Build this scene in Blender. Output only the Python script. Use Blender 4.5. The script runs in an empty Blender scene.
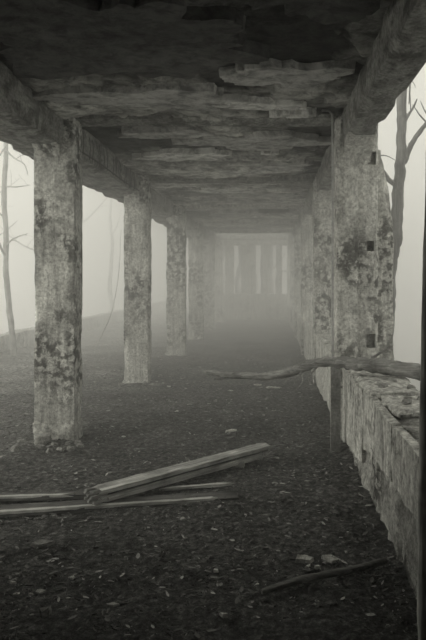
import bpy, bmesh, math, random
import numpy as np
from mathutils import Vector, noise, Matrix

sc = bpy.context.scene
C = sc.collection

# ------------------------------------------------------------------ camera, world, exposure
F = 600.0; VPX, VPY = 270.0, 280.0; EYE = 1.6
cam_d = bpy.data.cameras.new('camera'); cam = bpy.data.objects.new('camera', cam_d); C.objects.link(cam)
cam.location = (0, 0, EYE); cam.rotation_euler = (math.pi/2, 0, 0)
cam_d.sensor_fit = 'AUTO'; cam_d.sensor_width = 36; cam_d.lens = F/640*36
cam_d.shift_x = (213-VPX)/640; cam_d.shift_y = -(320-VPY)/640
cam_d.clip_start = 0.05; cam_d.clip_end = 500
sc.camera = cam

w = bpy.data.worlds.new('overcast'); sc.world = w; w.use_nodes = True
bg = w.node_tree.nodes['Background']
bg.inputs['Color'].default_value = (1.0, 0.978, 0.86, 1); bg.inputs['Strength'].default_value = .74

# the brighter part of the overcast sky, low behind the left shoulder: a very soft sun
sun_d = bpy.data.lights.new('soft_sun', 'SUN'); sun = bpy.data.objects.new('soft_sun', sun_d); C.objects.link(sun)
sun_d.energy = 2.8; sun_d.angle = math.radians(75); sun_d.color = (1.0, .978, .86)
sun.rotation_euler = Vector((.9, .16, -.17)).to_track_quat('-Z', 'Y').to_euler()

sc.view_settings.view_transform = 'Standard'; sc.view_settings.look = 'None'
sc.view_settings.gamma = 1; sc.view_settings.use_curve_mapping = False
sc.view_settings.exposure = 0.2
sc.cycles.max_bounces = 40; sc.cycles.diffuse_bounces = 8; sc.cycles.volume_bounces = 32
sc.cycles.glossy_bounces = 2; sc.cycles.transparent_max_bounces = 8
sc.cycles.use_denoising = True
FOG_NEAR, FOG_FAR = 0.012, 0.11       # scatter density at the camera and in the distance

# ------------------------------------------------------------------ helpers
def P(px, py, Y):                                   # a point of the place at depth Y
    return Vector(((px-VPX)*Y/F, Y, EYE-(py-VPY)*Y/F))
def fbm(x, y, z, o=4):
    return noise.fractal(Vector((x, y, z)), 1.0, 2.0, o)
def nz(x, y, z): return noise.noise(Vector((x, y, z)))

def link(name, me, mat=None, parent=None, **props):
    o = bpy.data.objects.new(name, me); C.objects.link(o)
    if mat is not None and me is not None:
        me.materials.append(mat)
    if parent is not None: o.parent = parent
    for k, v in props.items(): o[k] = v
    return o
def empty(name, label, cat, group=None, loc=(0, 0, 0), **props):
    o = bpy.data.objects.new(name, None); C.objects.link(o); o.location = loc
    o.empty_display_size = .1
    o['label'] = label; o['category'] = cat
    if group: o['group'] = group
    for k, v in props.items(): o[k] = v
    return o
def mesh(name, v, f, smooth=None):
    me = bpy.data.meshes.new(name); me.from_pydata([tuple(a) for a in v], [], f); me.update()
    if smooth is not None:
        me.shade_smooth(); me.set_sharp_from_angle(angle=math.radians(smooth))
    return me
def set_attr(me, name, vals):
    a = me.attributes.new(name, 'FLOAT', 'POINT'); a.data.foreach_set('value', np.asarray(vals, np.float32))

def rough_box(x0, x1, y0, y1, z0, z1, res=.06, amp=.008, chip=.03, seed=0, freq=5.0, holes=(), taper=None):
    """weathered block: lattice box, noise on the faces, chipped arrises; holes = (xc,zc,w,h,depth) in the -Y face"""
    def cuts(a, b, extra=()):
        n = max(1, int(round((b-a)/res)))
        s = sorted(set([round(a+(b-a)*i/n, 5) for i in range(n+1)] + [round(e, 5) for e in extra]))
        out = [s[0]]
        keep = set(round(e, 5) for e in extra) | {round(a, 5), round(b, 5)}
        for t in s[1:]:
            if t-out[-1] < res*.35:
                if t in keep and out[-1] not in keep: out[-1] = t; continue
                if t not in keep: continue
            out.append(t)
        return out
    xs = cuts(x0, x1, [h[0]-h[2]/2 for h in holes]+[h[0]+h[2]/2 for h in holes])
    ys = cuts(y0, y1)
    zs = cuts(z0, z1, [h[1]-h[3]/2 for h in holes]+[h[1]+h[3]/2 for h in holes])
    nx, ny, nzz = len(xs)-1, len(ys)-1, len(zs)-1
    idx = {}; V = []; Fc = []
    so = seed*17.31
    def vert(i, j, k):
        key = (i, j, k)
        if key in idx: return idx[key]
        x, y, z = xs[i], ys[j], zs[k]
        ax = -1 if i == 0 else (1 if i == nx else 0)
        ay = -1 if j == 0 else (1 if j == ny else 0)
        az = -1 if k == 0 else (1 if k == nzz else 0)
        n = abs(ax)+abs(ay)+abs(az)
        d = amp*fbm(x*freq+so, y*freq, z*freq*.7, 3)
        if n >= 2:
            c = chip*max(0, fbm(x*2.3+so, y*2.3+5, z*2.6, 4)+.15) + chip*.12
            d = -c
        if any(abs(x-h[0]) < h[2]/2+.001 and abs(z-h[1]) < h[3]/2+.001 for h in holes): d = 0
        p = Vector((x+ax*d, y+ay*d, z+az*d))
        if taper: p = taper(p)
        idx[key] = len(V); V.append(p); return idx[key]
    def quad(a, b, c, d): Fc.append((a, b, c, d))
    for i in range(nx):
        for k in range(nzz):
            cx, cz = (xs[i]+xs[i+1])/2, (zs[k]+zs[k+1])/2
            hole = [h for h in holes if abs(cx-h[0]) < h[2]/2 and abs(cz-h[1]) < h[3]/2]
            a, b, c, d = vert(i, 0, k), vert(i+1, 0, k), vert(i+1, 0, k+1), vert(i, 0, k+1)
            if hole:
                dp = Vector((0, hole[0][4], 0)); base = len(V)
                for q in (a, b, c, d): V.append(V[q]+dp)
                Fc.append((base, base+1, base+2, base+3))
                h = hole[0]
                def inh(u, v): return abs(u-h[0]) < h[2]/2 and abs(v-h[1]) < h[3]/2
                if k == 0 or not inh(cx, (zs[k-1]+zs[k])/2): Fc.append((a, b, base+1, base))
                if k+2 > nzz or not inh(cx, (zs[k+1]+zs[k+2])/2): Fc.append((d, base+3, base+2, c))
                if i == 0 or not inh((xs[i-1]+xs[i])/2, cz): Fc.append((a, base, base+3, d))
                if i+2 > nx or not inh((xs[i+1]+xs[i+2])/2, cz): Fc.append((b, c, base+2, base+1))
            else: quad(a, b, c, d)
            quad(vert(i, ny, k), vert(i, ny, k+1), vert(i+1, ny, k+1), vert(i+1, ny, k))
    for j in range(ny):
        for k in range(nzz):
            quad(vert(0, j, k), vert(0, j, k+1), vert(0, j+1, k+1), vert(0, j+1, k))
            quad(vert(nx, j, k), vert(nx, j+1, k), vert(nx, j+1, k+1), vert(nx, j, k+1))
    for i in range(nx):
        for j in range(ny):
            quad(vert(i, j, 0), vert(i, j+1, 0), vert(i+1, j+1, 0), vert(i+1, j, 0))
            quad(vert(i, j, nzz), vert(i+1, j, nzz), vert(i+1, j+1, nzz), vert(i, j+1, nzz))
    return mesh('block', V, Fc, 40)

def tube(pts, rad, seg=8, rough=0.0, seed=0, flat=1.0):
    """bent, knotty round stem through pts with a radius at each"""
    pts = [Vector(p) for p in pts]; V = []; Fc = []
    up = Vector((.13, .97, .2)) if abs((pts[-1]-pts[0]).normalized().y) < .8 else Vector((1, 0, .1))
    for i, p in enumerate(pts):
        t = (pts[min(i+1, len(pts)-1)]-pts[max(i-1, 0)]).normalized()
        a = t.cross(up).normalized(); b = t.cross(a)
        for s in range(seg):
            th = 2*math.pi*s/seg
            r = rad[i]*(1+rough*nz(math.cos(th)*1.3+seed*3.1, math.sin(th)*1.3, i*.55+seed))
            V.append(p+a*math.cos(th)*r+b*math.sin(th)*r*flat)
    n = len(pts)
    for i in range(n-1):
        for s in range(seg):
            s2 = (s+1) % seg
            Fc.append((i*seg+s, i*seg+s2, (i+1)*seg+s2, (i+1)*seg+s))
    Fc.append(tuple(range(seg))[::-1]); Fc.append(tuple(range((n-1)*seg, n*seg)))
    return mesh('stem', V, Fc, 50)
def resample(pts, rad, k, jit=0, seed=0):
    """Catmull-Rom through the points, k steps a span"""
    pts = [Vector(p) for p in pts]; out = []; ro = []; rnd = random.Random(seed)
    n = len(pts)
    for i in range(n-1):
        p0, p1, p2, p3 = pts[max(i-1, 0)], pts[i], pts[i+1], pts[min(i+2, n-1)]
        for s in range(k):
            t = s/k
            q = .5*((2*p1)+(p2-p0)*t+(2*p0-5*p1+4*p2-p3)*t*t+(3*p1-p0-3*p2+p3)*t**3)
            q += Vector((rnd.uniform(-1, 1), rnd.uniform(-1, 1), rnd.uniform(-1, 1)))*jit*rad[i]
            out.append(q); ro.append(rad[i]*(1-t)+rad[i+1]*t)
    out.append(pts[-1]); ro.append(rad[-1])
    return out, ro

def chunk(sx, sy, sz, seed, cuts=2):
    """irregular broken stone: jittered, squashed convex hull"""
    rnd = random.Random(seed); bm = bmesh.new()
    n = 9
    for i in range(n):
        th = 2*math.pi*i/n*1.0 + rnd.uniform(-.25, .25); r = rnd.uniform(.72, 1.05)
        bm.verts.new((math.cos(th)*r*sx, math.sin(th)*r*sy, (rnd.random()*.35+.0)*sz))
        if i % 2: bm.verts.new((math.cos(th)*r*sx*rnd.uniform(.6, .95), math.sin(th)*r*sy*rnd.uniform(.6, .95), sz*rnd.uniform(.75, 1.0)))
    bmesh.ops.convex_hull(bm, input=bm.verts)
    bmesh.ops.delete(bm, geom=[v for v in bm.verts if not v.link_faces], context='VERTS')
    me = bpy.data.meshes.new('chunk'); bm.to_mesh(me); bm.free(); return me

def shard(sx, sy, sz, seed, k=5):
    """flat broken flake with few sharp corners"""
    rnd = random.Random(seed); V = []; Fc = []
    an = [2*math.pi*(i+rnd.uniform(-.3, .3))/k for i in range(k)]
    for t, f in ((0, 1.0), (1, .9)):
        for i, a in enumerate(an):
            rr_ = random.Random(seed*31+i).uniform(.75, 1.15)
            V.append((math.cos(a)*sx*rr_*f, math.sin(a)*sy*rr_*f, sz*(.2+.8*t*(1+.3*math.sin(i*2.1+seed)))*t))
    Fc = [tuple(range(k))[::-1], tuple(range(k, 2*k))]+[(i, (i+1) % k, k+(i+1) % k, k+i) for i in range(k)]
    return mesh('shard', V, Fc)
def ragged_sheet(cx, cy, rx, ry, z0, z1, seed, n=110, rough=.6, rot=0):
    """broken-edged flake of plaster between heights z0 and z1 (lower face z0)"""
    V = []; Fc = []
    for i in range(n):
        th = 2*math.pi*i/n
        r = 1+rough*fbm(math.cos(th)*1.6+seed*7.7, math.sin(th)*1.6, seed*1.3, 6)
        # squarish superellipse so that the sheets look like torn panels
        c, s = math.cos(th), math.sin(th)
        k = (abs(c)**2.2+abs(s)**2.2)**(-1/2.2)
        x, y = rx*r*c*k, ry*r*s*k
        V.append((cx+x*math.cos(rot)-y*math.sin(rot), cy+x*math.sin(rot)+y*math.cos(rot)))
    top = [(x, y, z1) for x, y in V]
    bot = [(cx+(x-cx)*.985, cy+(y-cy)*.985, z0+.012*fbm(x*2+seed, y*2, 3, 3)) for x, y in V]
    mid = [(cx+(x-cx)*.6, cy+(y-cy)*.6, z0+.016*fbm(x*2+seed, y*2, 9, 3)) for x, y in V]
    vv = top+bot+mid+[(cx, cy, z0+.006)]
    for i in range(n):
        j = (i+1) % n
        Fc.append((i, j, n+j, n+i)); Fc.append((n+i, n+j, 2*n+j, 2*n+i)); Fc.append((2*n+i, 2*n+j, 3*n))
    Fc.append(tuple(range(n))[::-1])
    return mesh('sheet', vv, Fc, 35)

# ------------------------------------------------------------------ materials
def new_mat(name):
    m = bpy.data.materials.new(name); m.use_nodes = True; nt = m.node_tree
    return m, nt, nt.nodes['Principled BSDF']
def N(nt, t, **kw):
    n = nt.nodes.new(t)
    for k, v in kw.items(): setattr(n, k, v)
    return n
def noise_tex(nt, vec, scale, detail=6, rough=.6, stretch=(1, 1, 1), dist=0.0):
    mp = N(nt, 'ShaderNodeMapping'); mp.inputs['Scale'].default_value = stretch
    nt.links.new(vec, mp.inputs['Vector'])
    t = N(nt, 'ShaderNodeTexNoise'); t.inputs['Scale'].default_value = scale
    t.inputs['Detail'].default_value = detail; t.inputs['Roughness'].default_value = rough
    t.inputs['Distortion'].default_value = dist
    nt.links.new(mp.outputs['Vector'], t.inputs['Vector'])
    return t.outputs['Fac']
def ramp(nt, fac, stops):
    r = N(nt, 'ShaderNodeValToRGB'); e = r.color_ramp.elements
    while len(e) < len(stops): e.new(.5)
    for i, (p, v) in enumerate(stops):
        e[i].position = p; e[i].color = (v, v, v*.985, 1) if not isinstance(v, tuple) else v
    nt.links.new(fac, r.inputs['Fac']); return r.outputs['Color']
def mix(nt, fac, a, b, mode='MIX'):
    m = N(nt, 'ShaderNodeMix', data_type='RGBA', blend_type=mode)
    for k, val in ((0, fac), (6, a), (7, b)):
        sock = m.inputs[k]
        if hasattr(val, 'is_linked'): nt.links.new(val, sock)
        elif k == 0: sock.default_value = val
        else: sock.default_value = (val, val, val*.985, 1)
    return m.outputs[2]
def bump(nt, bsdf, h, strength=.5, dist=.02):
    b = N(nt, 'ShaderNodeBump'); b.inputs['Strength'].default_value = strength; b.inputs['Distance'].default_value = dist
    nt.links.new(h, b.inputs['Height']); nt.links.new(b.outputs['Normal'], bsdf.inputs['Normal'])

def concrete(name, lo, hi, stain=.5, spot=.55, streak=(7, 7, .8), spot_scale=7, stain_thr=.5, bmp=.7):
    m, nt, b = new_mat(name)
    tc = N(nt, 'ShaderNodeTexCoord').outputs['Object']
    base = ramp(nt, noise_tex(nt, tc, 3.0, 10, .72), [(.3, lo), (.7, hi)])
    # vertical run-off streaks
    st = ramp(nt, noise_tex(nt, tc, 2.6, 8, .7, streak), [(.36, 1-stain), (.62, 1.0)])
    col = mix(nt, 1.0, base, st, 'MULTIPLY')
    # lichen and mould blotches
    sp = ramp(nt, noise_tex(nt, tc, spot_scale, 7, .66, dist=.15), [(stain_thr, 0.0), (stain_thr+.08, 1.0)])
    area = ramp(nt, noise_tex(nt, tc, 1.7, 3, .5), [(.42, 0.0), (.56, 1.0)])
    fac = mix(nt, 1.0, sp, area, 'MULTIPLY')
    dk = mix(nt, 1.0, col, 1-spot, 'MULTIPLY')
    col = mix(nt, fac, col, dk)
    fine = ramp(nt, noise_tex(nt, tc, 30, 8, .8), [(.36, .38), (.56, 1.12)])
    col = mix(nt, 1.0, col, fine, 'MULTIPLY')
    nt.links.new(col, b.inputs['Base Color']); b.inputs['Roughness'].default_value = .93
    b.inputs['Specular IOR Level'].default_value = .2
    bump(nt, b, noise_tex(nt, tc, 18, 10, .76), bmp, .035)
    return m
M_pillar = concrete('weathered_concrete', .46, .95, .45, .75, (8, 8, .8), 10, .46)
M_pillar_r = concrete('mottled_concrete', .46, .95, .42, .72, (7, 7, 1.6), 11, .46)
M_beam = concrete('dark_concrete', .24, .5, .5, .5, (5, 1.2, 5), 5, .48)  # evenly darker concrete than the pillars
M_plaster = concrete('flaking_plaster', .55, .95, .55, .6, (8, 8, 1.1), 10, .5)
M_rubblewall = concrete('bare_rubble_wall', .26, .9, .5, .85, (6, 6, 2.5), 12, .42, 1.0)
M_stone = concrete('broken_stone', .22, .5, .2, .5, (3, 3, 3), 12, .5)
M_slab = concrete('pale_slab', .5, .85, .2, .3, (3, 3, 3), 12, .5)
M_dim = concrete('plain_concrete', .5, .85, .4, .5, (6, 6, .7), 6, .5)

def ceiling_mat():
    m, nt, b = new_mat('peeling_ceiling')
    tc = N(nt, 'ShaderNodeTexCoord').outputs['Object']
    at = N(nt, 'ShaderNodeAttribute'); at.attribute_name = 'layer'
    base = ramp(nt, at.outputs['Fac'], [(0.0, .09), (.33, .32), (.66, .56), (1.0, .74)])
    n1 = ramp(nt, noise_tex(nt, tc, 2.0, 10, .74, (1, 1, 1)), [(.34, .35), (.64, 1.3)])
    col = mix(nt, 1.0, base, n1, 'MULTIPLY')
    n2 = ramp(nt, noise_tex(nt, tc, 7, 9, .74, (.9, 1.1, 1), .4), [(.38, .35), (.56, 1.1)])
    col = mix(nt, 1.0, col, n2, 'MULTIPLY')
    nt.links.new(col, b.inputs['Base Color']); b.inputs['Roughness'].default_value = .95
    b.inputs['Specular IOR Level'].default_value = .15
    bump(nt, b, noise_tex(nt, tc, 9, 10, .76), 1.0, .05)
    return m
M_ceil = ceiling_mat()
def sheet_mat(name, lo, hi):
    m, nt, b = new_mat(name)
    tc = N(nt, 'ShaderNodeTexCoord').outputs['Object']
    n1 = ramp(nt, noise_tex(nt, tc, 2.2, 10, .74), [(.32, lo), (.68, hi)])
    n2 = ramp(nt, noise_tex(nt, tc, 7, 9, .74, (.9, 1.1, 1), .4), [(.38, .4), (.56, 1.08)])
    col = mix(nt, 1.0, n1, n2, 'MULTIPLY')
    nt.links.new(col, b.inputs['Base Color']); b.inputs['Roughness'].default_value = .95
    b.inputs['Specular IOR Level'].default_value = .15
    bump(nt, b, noise_tex(nt, tc, 15, 10, .74), .8, .03)
    return m
M_sheet_dark = sheet_mat('dark_plaster_sheet', .06, .16)  # darkest of the three plaster tones
M_sheet_mid = sheet_mat('grey_plaster_sheet', .34, .66)
M_sheet_pale = sheet_mat('pale_plaster_sheet', .58, .92)

def soil_mat():
    m, nt, b = new_mat('soil_and_leaves')
    tc = N(nt, 'ShaderNodeTexCoord').outputs['Object']
    g1 = ramp(nt, noise_tex(nt, tc, 1.3, 8, .7), [(.3, .06), (.7, .19)])
    g2 = ramp(nt, noise_tex(nt, tc, 1.3, 8, .7), [(.3, .18), (.7, .46)])
    sx = N(nt, 'ShaderNodeSeparateXYZ'); nt.links.new(tc, sx.inputs[0])
    ad = N(nt, 'ShaderNodeMath', operation='MULTIPLY_ADD'); nt.links.new(noise_tex(nt, tc, .8, 5, .6), ad.inputs[0]); ad.inputs[1].default_value = 4.0
    nt.links.new(sx.outputs['X'], ad.inputs[2])
    # leaf cover thickens outside the roofed strip, paled to bounce light inside; wandering border
    mr = N(nt, 'ShaderNodeMapRange'); nt.links.new(ad.outputs[0], mr.inputs[0])
    mr.inputs[1].default_value = 0.0; mr.inputs[2].default_value = -2.6
    base = mix(nt, mr.outputs[0], g1, g2)
    f = ramp(nt, noise_tex(nt, tc, 22, 9, .8), [(.38, .2), (.52, .9), (.64, 2.4)])
    col = mix(nt, 1.0, base, f, 'MULTIPLY')
    nt.links.new(col, b.inputs['Base Color']); b.inputs['Roughness'].default_value = .95
    b.inputs['Specular IOR Level'].default_value = .2
    bump(nt, b, noise_tex(nt, tc, 18, 10, .78), 1.0, .08)
    return m
M_soil = M_soil_out = soil_mat()
def tone_mat(name, lo, hi, rough=.8):
    m, nt, b = new_mat(name)
    at = N(nt, 'ShaderNodeAttribute'); at.attribute_name = 'tone'
    tc = N(nt, 'ShaderNodeTexCoord').outputs['Object']
    c = ramp(nt, at.outputs['Fac'], [(0, lo), (.75, lo*.5+hi*.3), (1, hi)])
    c = mix(nt, 1.0, c, ramp(nt, noise_tex(nt, tc, 40, 4), [(.3, .7), (.7, 1.1)]), 'MULTIPLY')
    nt.links.new(c, b.inputs['Base Color']); b.inputs['Roughness'].default_value = rough
    b.inputs['Specular IOR Level'].default_value = .3
    return m
M_leaf = tone_mat('dead_leaf', .04, .55)
M_chip = tone_mat('stone_chip', .05, .6, .9)

def wood(name, lo, hi, axis=0, scale=3.0):
    m, nt, b = new_mat(name)
    tc = N(nt, 'ShaderNodeTexCoord').outputs['Object']
    s = [14, 14, 14]; s[axis] = .9
    g = noise_tex(nt, tc, scale, 8, .7, tuple(s), .3)
    col = ramp(nt, g, [(.3, lo), (.52, (lo+hi)/2), (.7, hi)])
    bl = ramp(nt, noise_tex(nt, tc, 4.5, 6, .6), [(.34, .5), (.6, 1.05)])
    col = mix(nt, 1.0, col, bl, 'MULTIPLY')
    nt.links.new(col, b.inputs['Base Color']); b.inputs['Roughness'].default_value = .85
    b.inputs['Specular IOR Level'].default_value = .25
    bump(nt, b, g, .7, .012)
    return m
M_timber = wood('weathered_timber', .14, .78, 0)
M_endgrain = wood('timber_end', .2, .48, 0, 6)
M_plank = wood('rotten_plank', .05, .20, 0)
M_plank_edge = wood('splintered_plank_edge', .3, .85, 0, 5)
M_post = wood('grey_post', .14, .42, 2)
M_bark = wood('branch_bark', .10, .48, 0, 4)
M_pole = wood('bleached_pole', .3, .7, 2)
M_stick = wood('damp_stick', .08, .3, 0, 4)
M_trunk = wood('tree_bark', .08, .26, 2, 3)
def plain(name, v, rough=.6, metal=0.0):
    m, nt, b = new_mat(name)
    tc = N(nt, 'ShaderNodeTexCoord').outputs['Object']
    c = ramp(nt, noise_tex(nt, tc, 18, 6, .7), [(.3, v*.6), (.7, v*1.3)])
    nt.links.new(c, b.inputs['Base Color']); b.inputs['Roughness'].default_value = rough; b.inputs['Metallic'].default_value = metal
    return m
M_pipe = plain('painted_pipe', .34, .6)
M_rust = plain('rusted_bar', .07, .9)

# ------------------------------------------------------------------ setting: ground
R0 = random.Random(4)
def ground_h(x, y):
    h = .028*fbm(x*.9, y*.9, 1.7, 3)+.022*fbm(x*4, y*4, 8.2, 3)
    if x < -2.6: h += .05*fbm(x*.35, y*.35, 4.0, 3)*min(1, (-2.6-x))
    if x < -6.0: h -= min(9.0, (-6.0-x)*.3)
    if x > 1.15: h -= min(2.6, (x-1.15)*1.6)+max(0, x-4)*.5
    if 0.3 < x <= 1.15: h += .05*(x-.3)
    d2 = (x+2.1)**2+(y-5.75)**2
    h += .05*math.exp(-d2/.25)
    return h
def axis(*spans):
    out = [spans[0][0]]
    for a, b, s in spans:
        n = max(1, int(round((b-a)/s))); out += [a+(b-a)*(i+1)/n for i in range(n)]
    return out
gx = axis((-45, -12, 3), (-12, -5, .5), (-5, -2.4, .12), (-2.4, 1.2, .045), (1.2, 4, .35), (4, 40, 4))
gy = axis((-4, 1.8, .4), (1.8, 6.5, .04), (6.5, 11, .07), (11, 26, .2), (26, 70, 4))
def grid(gx, gy):
    n = len(gx)
    V = [(x, y, ground_h(x, y)) for y in gy for x in gx]
    return mesh('ground', V, [(j*n+i, j*n+i+1, (j+1)*n+i+1, (j+1)*n+i) for j in range(len(gy)-1) for i in range(n-1)], 180)
gi = [x for x in gx if -2.8 < x < 1.2]
link('floor', grid(gi, gy), M_soil, kind='structure', label='dark bare soil floor strewn with litter')
gy2 = axis((-4, 24, .25), (24, 70, 4))
link('ground', grid([x for x in gx if x < -2.8]+[gi[0]], gy), M_soil_out, kind='structure', label='leaf-covered ground outside the left pillars')
link('ground', grid([gi[-1]]+[x for x in gx if x >= 1.2], gy2), M_soil_out, kind='structure', label='sunken ground beyond the right parapet')

# ------------------------------------------------------------------ setting: ceiling with delaminated layers
PY = [5.9+3.4*i for i in range(6)]          # depth of the front face of each pillar pair
CE = 3.26
def edge_near(x):    # ragged border of the dark near area
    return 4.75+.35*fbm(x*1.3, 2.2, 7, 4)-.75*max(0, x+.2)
xs = axis((-2.9, -2.35, .12), (-2.35, .98, .035)); ys = axis((-2.4, 2.4, .4), (2.4, 10, .04), (10, 19.7, .08))  # slab stops before the last bay, left open to light the far mist
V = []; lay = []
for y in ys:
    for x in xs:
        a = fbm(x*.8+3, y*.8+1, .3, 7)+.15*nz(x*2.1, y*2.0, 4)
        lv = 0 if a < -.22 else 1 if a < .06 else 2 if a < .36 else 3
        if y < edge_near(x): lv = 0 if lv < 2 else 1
        if y > 9.7: lv = min(3, lv+1)        # far bays coloured paler to brighten the dim far end
        z = CE - .026*lv + .012*fbm(x*3, y*5, 2, 3)
        V.append((x, y, z)); lay.append(lv/3)
n = len(xs); nv = len(V)
Fc = [(j*n+i, (j+1)*n+i, (j+1)*n+i+1, j*n+i+1) for j in range(len(ys)-1) for i in range(n-1)]
x0, x1, y0, y1 = xs[0], xs[-1], ys[0], ys[-1]
V += [(x0, y0, CE+.25), (x1, y0, CE+.25), (x1, y1, CE+.25), (x0, y1, CE+.25)]
Fc += [(nv, nv+1, nv+2, nv+3)]
ring = [i for i in range(n)]
Fc += [tuple([nv+1, nv]+[i for i in range(n)]), tuple([nv+3, nv+2]+[(len(ys)-1)*n+i for i in range(n-1, -1, -1)]),
       tuple([nv, nv+3]+[j*n for j in range(len(ys)-1, -1, -1)]), tuple([nv+2, nv+1]+[j*n+n-1 for j in range(len(ys))])]
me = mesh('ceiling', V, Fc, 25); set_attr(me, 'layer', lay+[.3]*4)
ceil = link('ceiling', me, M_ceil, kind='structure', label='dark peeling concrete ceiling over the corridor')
for k, (cx, cy, rx, ry, mt, t, rot) in enumerate([
    (-.95, 3.9, 1.0, .62, 0, .05, .05), (.25, 3.2, .40, .42, 0, .04, .1), (-1.0, 5.25, .85, .24, 1, .03, .04),
    (.1, 4.7, .42, .24, 1, .02, -.1), (-.2, 6.9, .75, .28, 1, .03, .06), (-1.15, 6.5, .5, .16, 1, .035, -.12),
    (-1.1, 7.7, .55, .20, 2, .028, -.2), (.2, 8.3, .35, .28, 1, .03, .1), (-.3, 8.75, .5, .12, 2, .028, .02),
    (.0, 7.5, .10, .06, 2, .03, .0), (-.9, 10.6, .6, .22, 2, .028, .1), (.0, 11.1, .5, .25, 1, .04, -.05),
    (-.6, 11.9, .8, .16, 1, .05, .03), (.05, 13.6, .3, .12, 0, .06, .0), (-.9, 14.3, .6, .3, 1, .04, .1),
    (-.1, 5.45, .35, .10, 2, .03, .1), (.25, 5.75, .2, .07, 2, .03, -.1)]):
    link('plaster_patch', ragged_sheet(cx, cy, rx, ry, CE-.06-t, CE-.02, k+1, rot=rot), [M_sheet_dark, M_sheet_mid, M_sheet_pale][mt], ceil)

# ------------------------------------------------------------------ setting: beams
BZ = 2.92
beamL = empty('beam', 'spalled concrete edge beam running over the left pillars', 'beam', kind='structure')
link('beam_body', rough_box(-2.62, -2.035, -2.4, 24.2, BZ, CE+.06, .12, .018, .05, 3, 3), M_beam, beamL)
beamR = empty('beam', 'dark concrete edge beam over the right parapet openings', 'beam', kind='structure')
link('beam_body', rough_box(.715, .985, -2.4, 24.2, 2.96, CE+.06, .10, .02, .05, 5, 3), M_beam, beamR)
for i, y in enumerate(PY):
    t = empty('cross_beam', 'shallow concrete cross beam spanning %s pillar pair' % ['the nearest', 'the second', 'the third', 'the fourth', 'the fifth', 'the farthest'][i], 'beam', 'cross beams of the ceiling', kind='structure')
    link('beam_body', rough_box(-2.05, .72, y+.04, y+.34, (3.19 if i == 0 else 3.14), CE+.05, .07, .012, .035, 20+i, 4), M_plaster if i > 1 else M_beam, t)  # farther beams take the paler material to lift the far end's brightness
# exposed stirrups in the spalled inner face of the left beam between the first two pillars
for i in range(13):
    y = 6.45+i*.2+.05*math.sin(i*2.3)
    link('rebar', tube([(-2.012, y, BZ+.02), (-2.005, y+.01, BZ+.14), (-2.012, y, BZ+.27)], [.0045]*3, 6), M_rust, beamL)
link('rebar', tube([(-2.015, 6.4+.4*i, BZ+.05+.008*math.sin(i)) for i in range(8)], [.009]*8, 6), M_rust, beamL)

# haunch wedge between pillar and beam
def wedge(x0, x1, y0, y1, z0, z1, seed):
    """bracket under a beam: full drop z0..z1 at y0, curving to nothing at y1"""
    n = 8; V = []; Fc = []
    for i in range(n+1):
        t = i/n; y = y0+(y1-y0)*t; z = z1-(z1-z0)*(1-t)**2
        d = .012*fbm(y*4, seed, 2, 3)
        V += [(x0, y, min(z+d, z1-.002)), (x1, y, min(z+d, z1-.002)), (x1, y, z1), (x0, y, z1)]
    for i in range(n):
        a = i*4
        for s in range(4):
            s2 = (s+1) % 4; Fc.append((a+s, a+s2, a+4+s2, a+4+s))
    Fc += [(3, 2, 1, 0), (n*4, n*4+1, n*4+2, n*4+3)]
    return mesh('wedge', V, Fc, 30)

# ------------------------------------------------------------------ pillars
ordw = ['nearest', 'second', 'third', 'fourth', 'fifth', 'farthest']
LX = [(-2.325, -1.925), (-2.27, -1.885), (-2.20, -1.80), (-2.20, -1.80), (-2.2, -1.80), (-2.2, -1.8)]
lab_l = ['mottled concrete pillar with rubble at its foot, nearest on the left',
         'second concrete pillar on the left, chipped along its right edge',
         'third concrete pillar on the left, fading in the mist',
         'fourth concrete pillar on the left, pale in the mist',
         'fifth concrete pillar on the left, faint in the mist',
         'faintest left concrete pillar, beside the end wall']
for i, y in enumerate(PY):
    t = empty('concrete_pillar', lab_l[i], 'pillar', 'pillars of the left colonnade', kind='thing')
    a, b = LX[i]
    res = .045 if i == 0 else .06 if i == 1 else .12
    link('shaft', rough_box(a, b, y, y+.27, -.08, CE-.03, res, .008, .026 if i else .02, 40+i, 6), M_pillar, t)
    for (ya, yb) in ((y+.02, y-.2), (y+.25, y+.25+.26)):
        link('haunch', wedge(a+.02, b-.14, ya, yb, BZ-.13, BZ+.03, i), M_pillar, t)
    link('plinth', rough_box(a-.03 if i else a-.01, b+.012, y-.02, y+.285, -.1, .20 if i == 0 else .06, .05, .012, .05, 60+i, 6), M_pillar, t)

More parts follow.
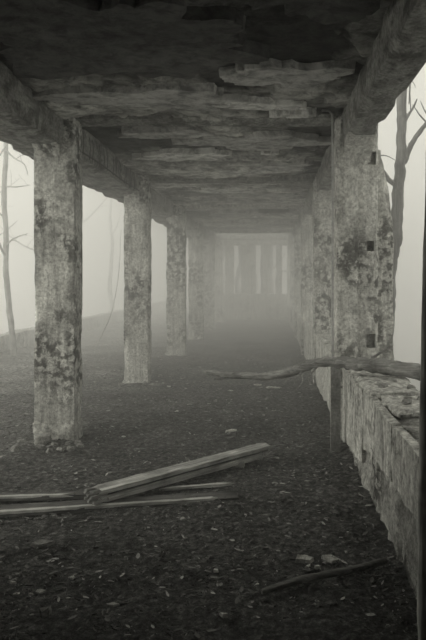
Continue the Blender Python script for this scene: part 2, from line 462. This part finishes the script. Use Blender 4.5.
lab_r = ['blotched concrete pillar with square sockets, nearest on the right',
         'second concrete pillar on the right, behind the iron pipe',
         'third concrete pillar on the right, partly hidden', 'fourth concrete pillar on the right in the mist',
         'fifth concrete pillar on the right in the mist', 'faintest right concrete pillar, beside the end wall']
for i, y in enumerate(PY):
    t = empty('concrete_pillar', lab_r[i], 'pillar', 'pillars of the right side', kind='thing')
    a, b = (.655, 1.065) if i == 0 else (.68, 1.06) if i == 1 else (.66, 1.05)
    holes = ()
    if i == 0:
        s = F/y
        holes = [((372-VPX)/s, EYE-(158-VPY)/s, .085, .13, .12), ((370.5-VPX)/s, EYE-(246-VPY)/s, .075, .10, .12),
                 ((371-VPX)/s, EYE-(341-VPY)/s, .09, .14, .12)]
    res = .04 if i == 0 else .07 if i == 1 else .12
    link('shaft', rough_box(a, b, y, y+.34, -.05, CE-.03, res, .012, .03, 80+i, 6, holes), M_pillar_r if i < 2 else M_pillar, t)
    if i == 0:   # outer buttress, narrowing and bending in under the beam
        def tp(p):
            u = max(0, (p.z-2.0)/.95); p.x -= .16*u*u*(1 if p.x > 1.15 else 0); return p
        link('buttress', rough_box(1.0, 1.29, y+.30, y+.62, .3, 2.95, .08, .012, .04, 95, 6, (), tp), M_pillar_r, t)
        link('pilaster', rough_box(a-.004, a+.21, y-.03, y+.1, .72, CE-.03, .045, .012, .035, 97, 6), M_pillar_r, t)
    for (ya, yb) in ((y+.02, y-.34), (y+.32, y+.32+.3)):
        link('haunch', wedge(a+.07, b-.075, ya, yb, 2.76, 2.975, 30+i), M_pillar_r, t)

# ------------------------------------------------------------------ right parapet
WT = .775
wr = empty('wall_right', 'low crumbling parapet wall with flaking plaster on the right', 'wall', kind='structure')
def wall_taper(p):
    # rough, bulging inner face towards the ground
    if p.x < .9:
        p.x += .016*fbm(p.y*2.1, p.z*2.0, 2.2, 3)+.022*fbm(p.y*11, p.z*11, 6, 3)
    return p
link('wall_body', rough_box(.735, 1.13, -2.4, 5.905, -.1, WT-.03, .045, .02, .04, 7, 6, (), wall_taper), M_rubblewall, wr)
link('wall_body', rough_box(.735, 1.13, 6.235, 9.305, -.1, WT-.03, .06, .02, .04, 7, 6, (), wall_taper), M_rubblewall, wr)
for k in range(1, 6):
    link('wall_body', rough_box(.715, 1.1, PY[k]+.335, (PY[k+1]+.005 if k < 5 else 24.2), -.1, WT-.03, .15, .02, .05, 8+k, 6), M_plaster, wr)
# plaster still clinging to the upper part of the inner face: torn sheets standing proud of the rubble
def face_sheet(ya, yb, seed, zlow, mat, thick=.03, xf=.735, step=.045):
    nn = max(4, int((yb-ya)/step)); V = []; Fc = []; m = 9
    for i in range(nn+1):
        y = ya+(yb-ya)*i/nn
        zl = zlow(y)+.09*fbm(y*1.3, seed*3.3, 1, 3)+.018*nz(y*9, seed, 2)
        zt = WT-.02+.02*fbm(y*3, seed, 7, 4)
        zl = min(zl, zt-.12)
        e = .04*nz(seed*5, i*.0, 3)
        for k in range(m):
            z = zl+(zt-zl)*k/(m-1)
            yy = y+(.035*nz(z*7, seed*2.7, 4) if i in (0, nn) else 0)
            V.append((xf-thick+.012*fbm(y*3, z*3, seed, 4), yy, z))
        for k in range(m):
            z = zl+(zt-zl)*k/(m-1)
            V.append((xf+.03, y, z))
    w_ = 2*m
    for i in range(nn):
        a = i*w_; b = a+w_
        for k in range(m-1):
            Fc.append((a+k, b+k, b+k+1, a+k+1)[::-1])
        Fc.append((a, a+m, b+m, b)[::-1]); Fc.append((a+m-1, b+m-1, b+w_-1, a+w_-1)[::-1])
    for a, fl in ((0, 1), (nn*w_, 0)):
        for k in range(m-1):
            q = (a+k, a+k+1, a+m+k+1, a+m+k); Fc.append(q if fl == 0 else q[::-1])
    return mesh('sheet', V, Fc, 40)
link('plaster_sheet', face_sheet(4.60, 5.89, 1, lambda y: .10+.12*(5.2-y), M_plaster), M_plaster, wr)
link('plaster_sheet', face_sheet(4.0, 4.62, 2, lambda y: .30, M_plaster, .024), M_plaster, wr)
link('plaster_sheet', face_sheet(3.50, 4.02, 3, lambda y: .40, M_plaster, .03), M_plaster, wr)
link('plaster_sheet', face_sheet(2.75, 3.5, 4, lambda y: .46, M_plaster, .024), M_plaster, wr)
link('plaster_sheet', face_sheet(1.0, 2.7, 5, lambda y: .4, M_plaster, .026), M_plaster, wr)
link('plaster_sheet', face_sheet(6.26, 9.28, 6, lambda y: .03, M_plaster, .03, .735, .1), M_plaster, wr)
# broken coping slabs along the top
rc = random.Random(12)
slabs = [(2.6, 3.1, .02, .30), (3.12, 3.38, .09, .28), (3.42, 3.66, .16, .22), (3.68, 3.98, .04, .38), (4.0, 4.32, .01, .40), (4.34, 5.2, -.02, .42), (5.2, 5.86, -.025, .42),
         (6.36, 7.1, -.02, .42), (7.12, 7.9, -.01, .4), (7.92, 9.2, -.02, .42)]
for k, (ya, yb, dx, wd) in enumerate(slabs):
    o = link('coping_stone', rough_box(0, wd, 0, yb-ya+.01, 0, .045+(.012 if k % 2 else 0), .045, .012, .04, 130+k, 6), M_plaster, wr)
    o.location = (.735+dx, ya, WT-.045-(.03 if k in (1, 2) else 0)); o.rotation_euler = (rc.uniform(-.012, .012), rc.uniform(-.02, .03), rc.uniform(-.02, .02))
# loose flakes on the coping
loose = [(.86, 4.55, .13, .05), (.97, 4.2, .09, .06), (1.03, 4.05, .11, .04), (.9, 3.95, .10, .05), (1.02, 3.75, .12, .06), (.88, 3.55, .1, .07),
         (1.05, 5.55, .10, .05), (.84, 5.7, .08, .05), (.98, 4.75, .07, .05), (1.06, 4.5, .1, .05), (.95, 3.4, .12, .05)]
lw = ['beyond the branch', 'right of the long flake', 'at the wall\'s outer edge', 'before the broken gap', 'behind the broken gap', 'at the broken gap',
      'at the foot of the nearest right pillar', 'against the blotched pillar', 'just before the branch', 'under the thick branch end', 'closest to the leaning pole']
for k, (x, y, sx, sy) in enumerate(loose):
    o = link('stone_flake', chunk(sx*.5, sy*.7, .03, 300+k), M_stone, None, label='thin stone flake on the parapet top %s' % lw[k], category='stone', group='loose flakes on the parapet')
    o.location = (x, y, WT+.012); o.rotation_euler = (R0.uniform(-.08, .08), R0.uniform(-.08, .08), R0.uniform(0, 3))

# ------------------------------------------------------------------ end wall
we = empty('wall_back', 'pale end wall with tall narrow openings, faint in the mist', 'wall', kind='structure')
YB = 24.2
link('wall_body', rough_box(-2.7, 1.2, YB, YB+.3, -.1, 1.05, .2, .02, .05, 11, 3), M_dim, we)
link('lintel', rough_box(-2.7, 1.2, YB, YB+.3, 3.0, 3.5, .2, .02, .05, 12, 3), M_dim, we)
for xa, xb in ((225, 234), (241, 256), (261, 270), (276, 282), (291, 296)):
    s = F/YB
    link('mullion', rough_box((xa-VPX)/s, (xb-VPX)/s, YB+.05, YB+.22, 1.0, 3.02, .15, .01, .02, int(xa), 3), M_dim, we)
link('crossbar', rough_box((276-VPX)/(F/YB), (292-VPX)/(F/YB), YB+.08, YB+.18, 1.92, 2.0, .1, .005, .01, 4, 3), M_dim, we)
# unseen walls added left of and behind the camera to keep the foreground dark
wn = empty('blocker_wall_left', 'added unseen wall blocking light from the near left bays', 'wall', kind='structure')
link('wall_body', rough_box(-2.3, -1.95, -2.4, 3.3, -.1, BZ+.02, .2, .02, .04, 13, 3), M_beam, wn)
wb = empty('blocker_wall_behind', 'added unseen wall blocking light behind the camera', 'wall', kind='structure')
link('wall_body', rough_box(-2.6, 1.13, -2.75, -2.4, -.1, CE+.2, .25, .02, .04, 14, 3), M_beam, wb)
wp = empty('wall_pier', 'concrete wall above the parapet beside the near bay', 'wall', kind='structure')
link('wall_body', rough_box(.74, 1.06, -2.4, 2.5, WT-.05, 2.98, .2, .02, .04, 15, 3), M_beam, wp)

# ------------------------------------------------------------------ low garden wall in the mist on the left
gw = empty('garden_wall', 'low stone wall faint in the mist beyond the left pillars', 'wall')
link('wall_body', rough_box(-6.15, -5.8, 6, 40, -.4, .40, .3, .03, .05, 16, 2), M_dim, gw)

# ------------------------------------------------------------------ timber beam and planks
tA = P(97, 503, 4.22); tB = P(267, 462, 5.42)
tA.z = .10; tB.z = .085
ax = (tB-tA); L = ax.length; yaw = math.atan2(ax.y, ax.x); pit = -math.asin(ax.z/L)
tim = empty('timber_beam', 'long weathered split timber lying across the floor', 'timber', loc=tA)
tim.rotation_euler = (0, pit, yaw)
def board(L, w_, h, seed, res=.09, endj=.06, z0=0, y0=0, x0=0, warp=.01):
    n = max(6, int(L/res)); V = []; Fc = []; m = 5
    for i in range(n+1):
        u = i/n; x = x0+L*u
        for k, (a, b) in enumerate([(t/m, 0) for t in range(m)]+[(1, 0), (1, 1)]+[(1-t/m, 1) for t in range(1, m)]+[(0, 1)]):
            yy = y0+w_*a; zz = z0+h*b
            xx = x
            if i in (0, n): xx += endj*nz(a*4+seed, b*2, seed*1.7)*(1 if i else -1)
            edge = (a in (0, 1))
            yy += warp*fbm(x*1.4, seed, 2, 3)+(.006*nz(x*9, a*3, seed+b) if edge else 0)
            zz += .005*nz(x*7, a*6, seed+b*3)
            V.append((xx, yy, zz))
    mm = 2*m+2
    for i in range(n):
        for s in range(mm):
            s2 = (s+1) % mm; Fc.append((i*mm+s, i*mm+s2, (i+1)*mm+s2, (i+1)*mm+s)[::-1])
    Fc.append(tuple(range(mm))); Fc.append(tuple(range(n*mm, (n+1)*mm))[::-1])
    return mesh('board', V, Fc, 40)
link('upper_board', board(L, .135, .028, 1, z0=.006, y0=-.066, endj=.09), M_timber, tim)
link('heart_board', board(L*.97, .10, .02, 4, z0=-.014, y0=-.045, x0=.02), M_plank, tim)
link('lower_board', board(L*.93, .125, .044, 2, z0=-.058, y0=-.060, endj=.08), M_timber, tim)
for k in range(7):
    link('splinter', board(.10+.02*(k % 3), .022, .02, 30+k, .03, .04, -.05+.03*(k % 3), -.068+.02*k, -.055-.012*(k % 2)), M_endgrain, tim)
o = link('wood_block', rough_box(-.05, .05, -.04, .04, 0, .05, .03, .004, .01, 70, 9), M_endgrain, None, label='small pale wood block propping the split timber', category='block')
q = tA+ax*.80; o.location = (q.x+.0, q.y-.05, ground_h(q.x, q.y)-.008)

def flat_plank(name, pa, pb, w_, h, seed, mat, label, edge=None, group=None):
    a = Vector(pa); b = Vector(pb); d = b-a; L = math.hypot(d.x, d.y)
    t = empty(name, label, 'plank', group, loc=a); t.rotation_euler = (0, -math.asin(d.z/L), math.atan2(d.y, d.x))
    link('board', board(L, w_, h, seed, endj=.16), mat, t)
    if edge: link('splintered_edge', board(L*edge[1], edge[0], h*.55, seed+5, .05, .1, h*.7, -.004, L*edge[2], .008), M_plank_edge, t)
    return t
flat_plank('rotten_plank', (-2.35, 3.95, -.005), (-.25, 4.31, .0), .15, .035, 21, M_plank, 'long rotten plank with pale splintered edge flat on the soil', (.035, .93, .0), 'rotten planks')
flat_plank('rotten_plank', (-2.45, 4.25, .012), (-1.28, 4.36, .012), .09, .03, 23, M_plank, 'narrow rotten plank behind the long one, left of the split timber', (.03, .8, .05), 'rotten planks')
flat_plank('rotten_plank', (-.75, 4.50, .02), (-.33, 4.60, .02), .035, .02, 25, M_plank_edge, 'short pale splinter of plank below the split timber', None, 'rotten planks')

# round stick half buried at the lower right
sa = P(262, 597, 3.03); sb = P(386, 569, 3.35); sa.z = .025; sb.z = .035
pts, rad = resample([sa, sa.lerp(sb, .3)+Vector((0, .01, .005)), sa.lerp(sb, .65)+Vector((0, -.01, .004)), sb], [.014, .018, .019, .015], 6, .05, 3)
link('fallen_stick', tube(pts, rad, 9, .3, 3), M_stick, None, label='dark round stick half buried in the soil near the parapet', category='stick')

# ------------------------------------------------------------------ post, pipe, pole, branch
brd = link('wooden_board', board(.86, .09, .04, 31, endj=.015), M_post, None, label='upright wooden board standing against the parapet under the branch', category='board')
brd.rotation_euler = (0, -math.pi/2, 0); brd.location = (.640, 5.52, -.02)
brd.rotation_euler = Matrix(((0, 1, 0), (0, 0, 1), (1, 0, 0))).to_euler(); brd.location = (.562, 5.54, -.02)
pp = empty('drain_pipe', 'thin pale pipe rising to the ceiling along the right pillar', 'pipe')
link('pipe', tube([(.605, 5.80, .02), (.605, 5.80, 1.2), (.606, 5.80, 2.4), (.606, 5.80, 3.12), (.60, 5.80, 3.20), (.57, 5.80, 3.235), (.50, 5.80, 3.24)], [.012]*7, 8), M_pipe, pp)
for z in (.9, 1.8, 2.7):
    link('clip', rough_box(.588, .665, 5.79, 5.815, z, z+.02, .02, .001, .002, 3), M_pipe, pp)
pole = link('wooden_pole', tube(*resample([(.672, 2.62, -.02), (.676, 2.63, .6), (.688, 2.64, 1.3), (.712, 2.65, 2.0), (.745, 2.66, 2.97)], [.026, .025, .024, .023, .022], 6, .06, 5), 10, .25, 4), M_pole, None,
            label='thin upright pole at the right edge beside the parapet', category='pole')
br = empty('fallen_branch', 'gnarled bare branch lying over the parapet into the corridor', 'branch')
bp = [(205, 371.5, 5.45, 2.2), (225, 374.5, 5.4, 3), (258, 376.5, 5.3, 3.6), (283, 374, 5.25, 4.2), (305, 366.5, 5.2, 4.8), (322, 362, 5.15, 5), (338, 362, 5.12, 5.6), (356, 364.5, 5.08, 6.5), (376, 365.5, 5.02, 7), (397, 368, 4.97, 7.4), (428, 375, 4.92, 7.8)]
pts, rad = resample([P(a, b, c) for a, b, c, r in bp], [r/(F/c) for a, b, c, r in bp], 5, .10, 8)
link('limb', tube(pts, rad, 12, .45, 9), M_bark, br)
for seed, path, r in ((1, [(303, 370, 5.2), (297, 377, 5.15), (290, 379, 5.1), (283, 384, 5.08)], .011), (2, [(318, 366, 5.16), (309, 377, 5.1), (311, 384, 5.08)], .009),
                      (3, [(300, 372, 5.2), (303, 380, 5.1), (298, 388, 5.08)], .007), (4, [(230, 375, 5.4), (222, 379, 5.35), (214, 379, 5.3)], .008), (5, [(372, 358, 5.05), (384, 351, 5.1), (388, 347, 5.1)], .014)):
    pts, rad = resample([P(*p) for p in path], [r*(1-.25*i) for i in range(len(path))], 3, .2, seed)
    link('twig', tube(pts, rad, 6, .3, seed), M_bark, br)

# ------------------------------------------------------------------ trees
M_trunk_hazed = wood('hazed_bark', .3, .55, 2, 3)  # bark lightened so trunks look faded by mist
def grow(name, label, path, rads, seed, branches=(), nb=6, group=None, spread=1.0, blen=1.2, mat=None):
    mat = mat or M_trunk
    rnd = random.Random(seed)
    t = empty(name, label, 'tree', group)
    pts, rad = resample(path, rads, 6, .12, seed)
    link('trunk', tube(pts, rad, 9, .22, seed), mat, t)
    def twigs(parent, bpts, brad, k, ln):
        for j in range(k):
            i = rnd.randrange(len(bpts)//3, len(bpts)); p = bpts[i]
            d = Vector((rnd.uniform(-1, 1), rnd.uniform(-1, 1), rnd.uniform(-.2, .9))).normalized()
            q = [p, p+d*ln*.5+Vector((0, 0, .05*ln)), p+d*ln+Vector((rnd.uniform(-.1, .1), 0, rnd.uniform(-.15, .2)))*ln]
            a, b = resample(q, [brad[i]*.5, brad[i]*.35, .003], 3, .3, j)
            link('twig', tube(a, b, 5, .1, j), mat, parent)
    for path2, r2 in branches:
        a, b = resample(path2, r2, 5, .15, seed+3)
        o = link('branch', tube(a, b, 7, .2, seed), mat, t); twigs(o, a, b, 2, .3)
    for j in range(nb):
        i = rnd.randrange(len(pts)//3, len(pts)); p = pts[i]; th = rnd.uniform(0, 2*math.pi)
        d = Vector((math.cos(th)*spread, math.sin(th)*spread, rnd.uniform(.3, 1.1))).normalized()*blen*rnd.uniform(.6, 1.3)
        q = [p, p+d*.35+Vector((0, 0, -.03)), p+d*.7+Vector((0, 0, .08)), p+d+Vector((0, 0, .2*blen))]
        r = rad[i]*.5
        a, b = resample(q, [r, r*.75, r*.5, r*.2], 4, .25, j+seed)
        o = link('branch', tube(a, b, 6, .2, j), mat, t); twigs(o, a, b, 3, blen*.45)
    return t
Y = 8.6
tp_ = [(387, 470, 9), (387.5, 350, 8.2), (390, 300, 8.4), (392, 262, 8.6), (396, 238, 9.6), (397.5, 200, 9), (400.5, 165, 8.2), (401.5, 130, 7.6), (402, 95, 7.6), (404, 20, 7), (407, -80, 6)]
path = [P(a, b, Y) for a, b, r in tp_]; rads = [r/2/(F/Y)*1.3 for a, b, r in tp_]
grow('bare_tree', 'bare tree with forked trunk standing outside the right opening', path, rads, 5,
     [([P(404, 162, Y), P(409, 150, Y-.05), P(416, 137, Y-.1), P(427, 123, Y-.15), P(445, 108, Y-.2)], [.045, .04, .034, .03, .02]),
      ([P(404, 123, Y), P(408, 116, Y-.05), P(413, 108, Y-.1), P(417, 99, Y-.1)], [.025, .02, .016, .008]),
      ([P(404, 60, Y), P(410, 75, Y-.3), P(409, 104, Y-.5)], [.02, .016, .008])], nb=3, spread=.8)
# hanging branch at the upper right: from above the beam
Y = 12.5
path = [P(a, b, Y) for a, b in ((14, 368), (13, 340), (9, 305), (6, 270), (6, 230), (4, 190), (6, 150), (2, 90), (4, 0))]
grow('bare_tree', 'slender crooked tree in the mist at the far left', path, [.07, .062, .058, .055, .052, .05, .045, .04, .02], 7,
     [([P(6, 245, Y), P(15, 238, Y-.2), P(27, 234, Y-.3)], [.018, .014, .006]), ([P(5, 186, Y), P(16, 187, Y-.2), P(30, 185, Y-.2)], [.016, .012, .006]),
      ([P(6, 150, Y), P(14, 158, Y-.5), P(24, 164, Y-.8), P(28, 175, Y-.9)], [.02, .016, .012, .006]), ([P(6, 145, Y), P(0, 155, Y-.5), P(-6, 158, Y-.6)], [.02, .016, .008]),
      ([P(4, 120, Y), P(12, 146, Y-.3), P(20, 152, Y-.4), P(29, 151, Y-.5)], [.02, .016, .012, .006])], nb=2, group='misty trees on the left', mat=M_trunk_hazed)
tl = [(-6.6, 17.5, .07, 'slender tree in the mist right of the nearest left pillar'), (-6.7, 20.5, .10, 'misty tree seen between the first two left pillars'),
      (-7.4, 23, .12, 'faint stout tree in the mist before the second left pillar'), (-6.8, 25.5, .09, 'faint tree seen between the second and third left pillars'),
      (-8.6, 17, .1, 'pale tree in the mist left of the nearest pillar')]
for k, (x, y, r, lb) in enumerate(tl):
    rr = random.Random(50+k)
    pth = [(x+rr.uniform(-.12, .12), y, -.6+.95*i) for i in range(9)]
    grow('bare_tree', lb, pth, [r*(1.15-.1*i) for i in range(9)], 60+k, nb=3, group='misty trees on the left', blen=1.6, mat=M_trunk_hazed)
# leaning sapling stem by the left opening
pts, rad = resample([P(94, 350, 14), P(108, 322, 14), P(114, 302, 14.1), P(119, 270, 14.2), P(121, 230, 14.2)], [.012, .01, .008, .007, .005], 5, .2, 2)
link('sapling', tube(pts, rad, 6, .2, 2), M_trunk_hazed, None, label='thin leaning sapling between the first two left pillars', category='sapling')
od = ['leftmost', 'second from the left', 'third from the left', 'third from the right', 'second from the right', 'rightmost']
for k, (x, y, r) in enumerate([(-2.4, 30, .16), (-1.5, 29, .14), (-.9, 31, .16), (-.35, 28.5, .12), (.1, 30, .15), (.42, 28, .1)]):
    rr = random.Random(70+k)
    pth = [(x+rr.uniform(-.1, .1), y, -.3+.9*i) for i in range(7)]
    grow('bare_tree', 'faint tree in the mist behind the end wall, '+od[k], pth, [r*(1.1-.08*i) for i in range(7)], 80+k, nb=2, group='trees behind the end wall', blen=1.2)

# ------------------------------------------------------------------ rubble and fragments on the floor
def frag(px, py, sx, sy, sz, seed, label, mat=None, name='stone_fragment', group='stone fragments on the floor', cat='stone'):
    s = (py-VPY)/EYE; y = F/s; x = (px-VPX)/s
    o = link(name, shard(sx, sy, sz, seed, 4 if seed % 2 else 5), mat or M_slab, None, label=label, category=cat, group=group)
    o.location = (x, y, ground_h(x, y)+.004); o.rotation_euler = (random.Random(seed).uniform(-.12, .12), random.Random(seed+1).uniform(-.12, .12), random.Random(seed+2).uniform(-.5, .5))
    return o
rbl = [('larger pale stone slab, left of the pair near the stick', 305, 560, .06, .035, .025), ('pale four-cornered stone slab, right of the pair near the stick', 331, 560, .055, .04, .02),
       ('small pale stone just above the buried stick', 300, 584, .022, .018, .03), ('small stone chip between the two pale slabs', 317, 567, .022, .015, .015),
       ('small grey stone below the larger pale slab', 308, 568, .02, .015, .018), ('thin pale flake near the left bottom corner', 12, 582, .03, .016, .01),
       ('pale flake at the lower left beside the corner flake', 40, 590, .028, .018, .012), ('pale leaf-shaped flake low on the floor left of centre', 113, 605, .032, .016, .012),
       ('small flake above the leaf-shaped flake', 72, 576, .025, .013, .01), ('pale chip just below the long rotten plank', 183, 524, .03, .016, .012),
       ('tall dark flake in the left bottom corner', 45, 617, .025, .035, .03), ('grey flake at the bottom centre edge', 224, 619, .03, .02, .015),
       ('pale chip on the floor left of the buried stick', 216, 573, .018, .02, .015), ('white chip past the end of the split timber', 277, 458, .03, .016, .012),
       ('flat pale scrap on the floor mid-corridor', 231, 432, .09, .04, .015), ('long pale scrap on the floor below the branch', 272, 387, .13, .05, .02),
       ('second pale scrap lying left of the long one below the branch', 258, 385, .07, .04, .015), ('flat dark stone on the left floor below the plank', 42, 547, .08, .045, .02)]
for k, (lb, px, py, sx, sy, sz) in enumerate(rbl):
    frag(px, py, sx, sy, sz, 500+k, lb, M_beam if 'dark' in lb else None)
blk = link('concrete_block', rough_box(-.075, .075, -.06, .06, 0, .10, .03, .006, .02, 90, 9), M_stone, None, label='small concrete block fallen at the foot of the nearest left pillar', category='block')
x, y = -2.16, 5.72; blk.location = (x, y, ground_h(x, y)-.02); blk.rotation_euler = (.05, -.08, .3)
rr = random.Random(77)
words = ['round pale', 'cracked grey', 'squat grey', 'sharp pale', 'tilted grey', 'tiny pale', 'broad grey', 'narrow pale', 'blunt grey', 'jagged pale', 'lumpy grey']
for k in range(11):
    x = -2.02+rr.uniform(-.06, .22) if k < 7 else -2.2+rr.uniform(-.25, .15); y = 5.62+rr.uniform(-.14, .18)
    o = link('rubble_stone', chunk(rr.uniform(.03, .06), rr.uniform(.025, .05), rr.uniform(.03, .07), 600+k), M_stone, None, category='stone', group='rubble at the foot of the nearest left pillar',
             label='rubble stone heaped at the foot of the nearest left pillar')
    o.location = (x, y, ground_h(x, y)-.008); o.rotation_euler = (rr.uniform(-.3, .3), rr.uniform(-.3, .3), rr.uniform(0, 3))
rr = random.Random(78)
for k in range(7):
    x = -2.15+rr.uniform(-.25, .5); y = PY[1]-.12+rr.uniform(-.15, .1)
    o = link('rubble_stone', chunk(rr.uniform(.03, .08), rr.uniform(.03, .05), rr.uniform(.02, .05), 640+k), M_stone, None, category='stone', group='rubble at the foot of the second left pillar',
             label='rubble stone lying at the foot of the second left pillar')
    o.location = (x, y, ground_h(x, y)-.006); o.rotation_euler = (rr.uniform(-.3, .3), rr.uniform(-.3, .3), rr.uniform(0, 3))

# litter nobody could count: dead leaves and stone chips
def litter(name, count, seed, size, mat, label, cat, kind):
    rng = np.random.default_rng(seed); V = []; Fc = []; T = []
    made = 0
    while made < count:
        # denser near the camera in proportion to what the eye resolves
        y = 1.9*(13/1.9)**rng.random(); x = rng.uniform(-min(6.5, .5*y+.6), min(.70, .26*y+.25))
        if -2.36 < x < -1.86 and any(a-.05 < y < a+.47 for a in PY): continue
        dens = .5+.8*fbm(x*1.3, y*1.3, seed, 3)
        if rng.random() > dens: continue
        s = size*min(2.0, float(np.exp(rng.normal(0, .5))))*(.7+.09*y)
        th = rng.uniform(0, 2*math.pi); c, sn = math.cos(th), math.sin(th)
        z = ground_h(x, y); tone = rng.random()**2.2
        b = len(V); tx, ty = rng.uniform(-.35, .35, 2)
        if kind == 'leaf':
            wf = rng.uniform(.35, 1)
            pr = [(-1, 0, .1), (-.3, .45, .28*rng.random()), (.5, .38, .3*rng.random()), (1, 0, .25*rng.random()), (.45, -.42, .3*rng.random()), (-.35, -.45, .25*rng.random()), (0, 0, .0)]
            for u, v, h in pr:
                v *= wf
                V.append((x+s*(u*c-v*sn), y+s*(u*sn+v*c), z+.012+s*(h+tx*u+ty*v)*.6+s*.12)); T.append(tone)
            for i in range(6): Fc.append((b+i, b+(i+1) % 6, b+6))
        else:
            hh = s*rng.uniform(.3, .6); el = rng.uniform(1.0, 2.6)
            k = 5
            for i in range(k):
                a = 2*math.pi*i/k+rng.uniform(-.3, .3); r = s*rng.uniform(.6, 1)
                V.append((x+r*math.cos(a)*el*c-r*math.sin(a)*.6*sn, y+r*math.cos(a)*el*sn+r*math.sin(a)*.6*c, z-.004)); T.append(tone)
            for i in range(k):
                q = V[b+i]; f = rng.uniform(.5, .85)
                V.append((x+(q[0]-x)*f, y+(q[1]-y)*f, z+hh*rng.uniform(.7, 1))); T.append(tone)
            for i in range(k): Fc.append((b+i, b+(i+1) % k, b+k+(i+1) % k, b+k+i))
            Fc.append(tuple(b+k+i for i in range(k)))
        made += 1
    me = mesh(name, V, Fc); set_attr(me, 'tone', T)
    return link(name, me, mat, None, kind='stuff', label=label, category=cat)
litter('leaf_litter', 14000, 3, .0135, M_leaf, 'dead leaves scattered thickly over the dark soil floor', 'leaves', 'leaf')
litter('stone_chips', 11000, 6, .007, M_chip, 'countless small stone chips scattered over the soil floor', 'gravel', 'chip')

# ------------------------------------------------------------------ mist
def mist():
    m = bpy.data.materials.new('mist'); m.use_nodes = True; nt = m.node_tree; nt.nodes.clear()
    out = N(nt, 'ShaderNodeOutputMaterial'); v = N(nt, 'ShaderNodeVolumeScatter')
    v.inputs['Color'].default_value = (1, 1, 1, 1); v.inputs['Anisotropy'].default_value = .3
    g = N(nt, 'ShaderNodeNewGeometry'); sp = N(nt, 'ShaderNodeSeparateXYZ'); nt.links.new(g.outputs['Position'], sp.inputs[0])
    mr = N(nt, 'ShaderNodeMapRange'); mr.interpolation_type = 'SMOOTHSTEP'
    for k, val in ((1, 1.0), (2, 16.0), (3, FOG_NEAR), (4, FOG_FAR)): mr.inputs[k].default_value = val
    nt.links.new(sp.outputs['Y'], mr.inputs[0]); nt.links.new(mr.outputs[0], v.inputs['Density'])
    nt.links.new(v.outputs[0], out.inputs['Volume'])
    return m
bm = bmesh.new(); bmesh.ops.create_cube(bm, size=1)
for q in bm.verts: q.co = Vector((q.co.x*28-1, q.co.y*39+13.5, q.co.z*9+1.5))
me = bpy.data.meshes.new('mist'); bm.to_mesh(me); bm.free()
link('mist', me, mist(), None, kind='stuff', label='pale mist filling the corridor and the wood outside', category='mist')
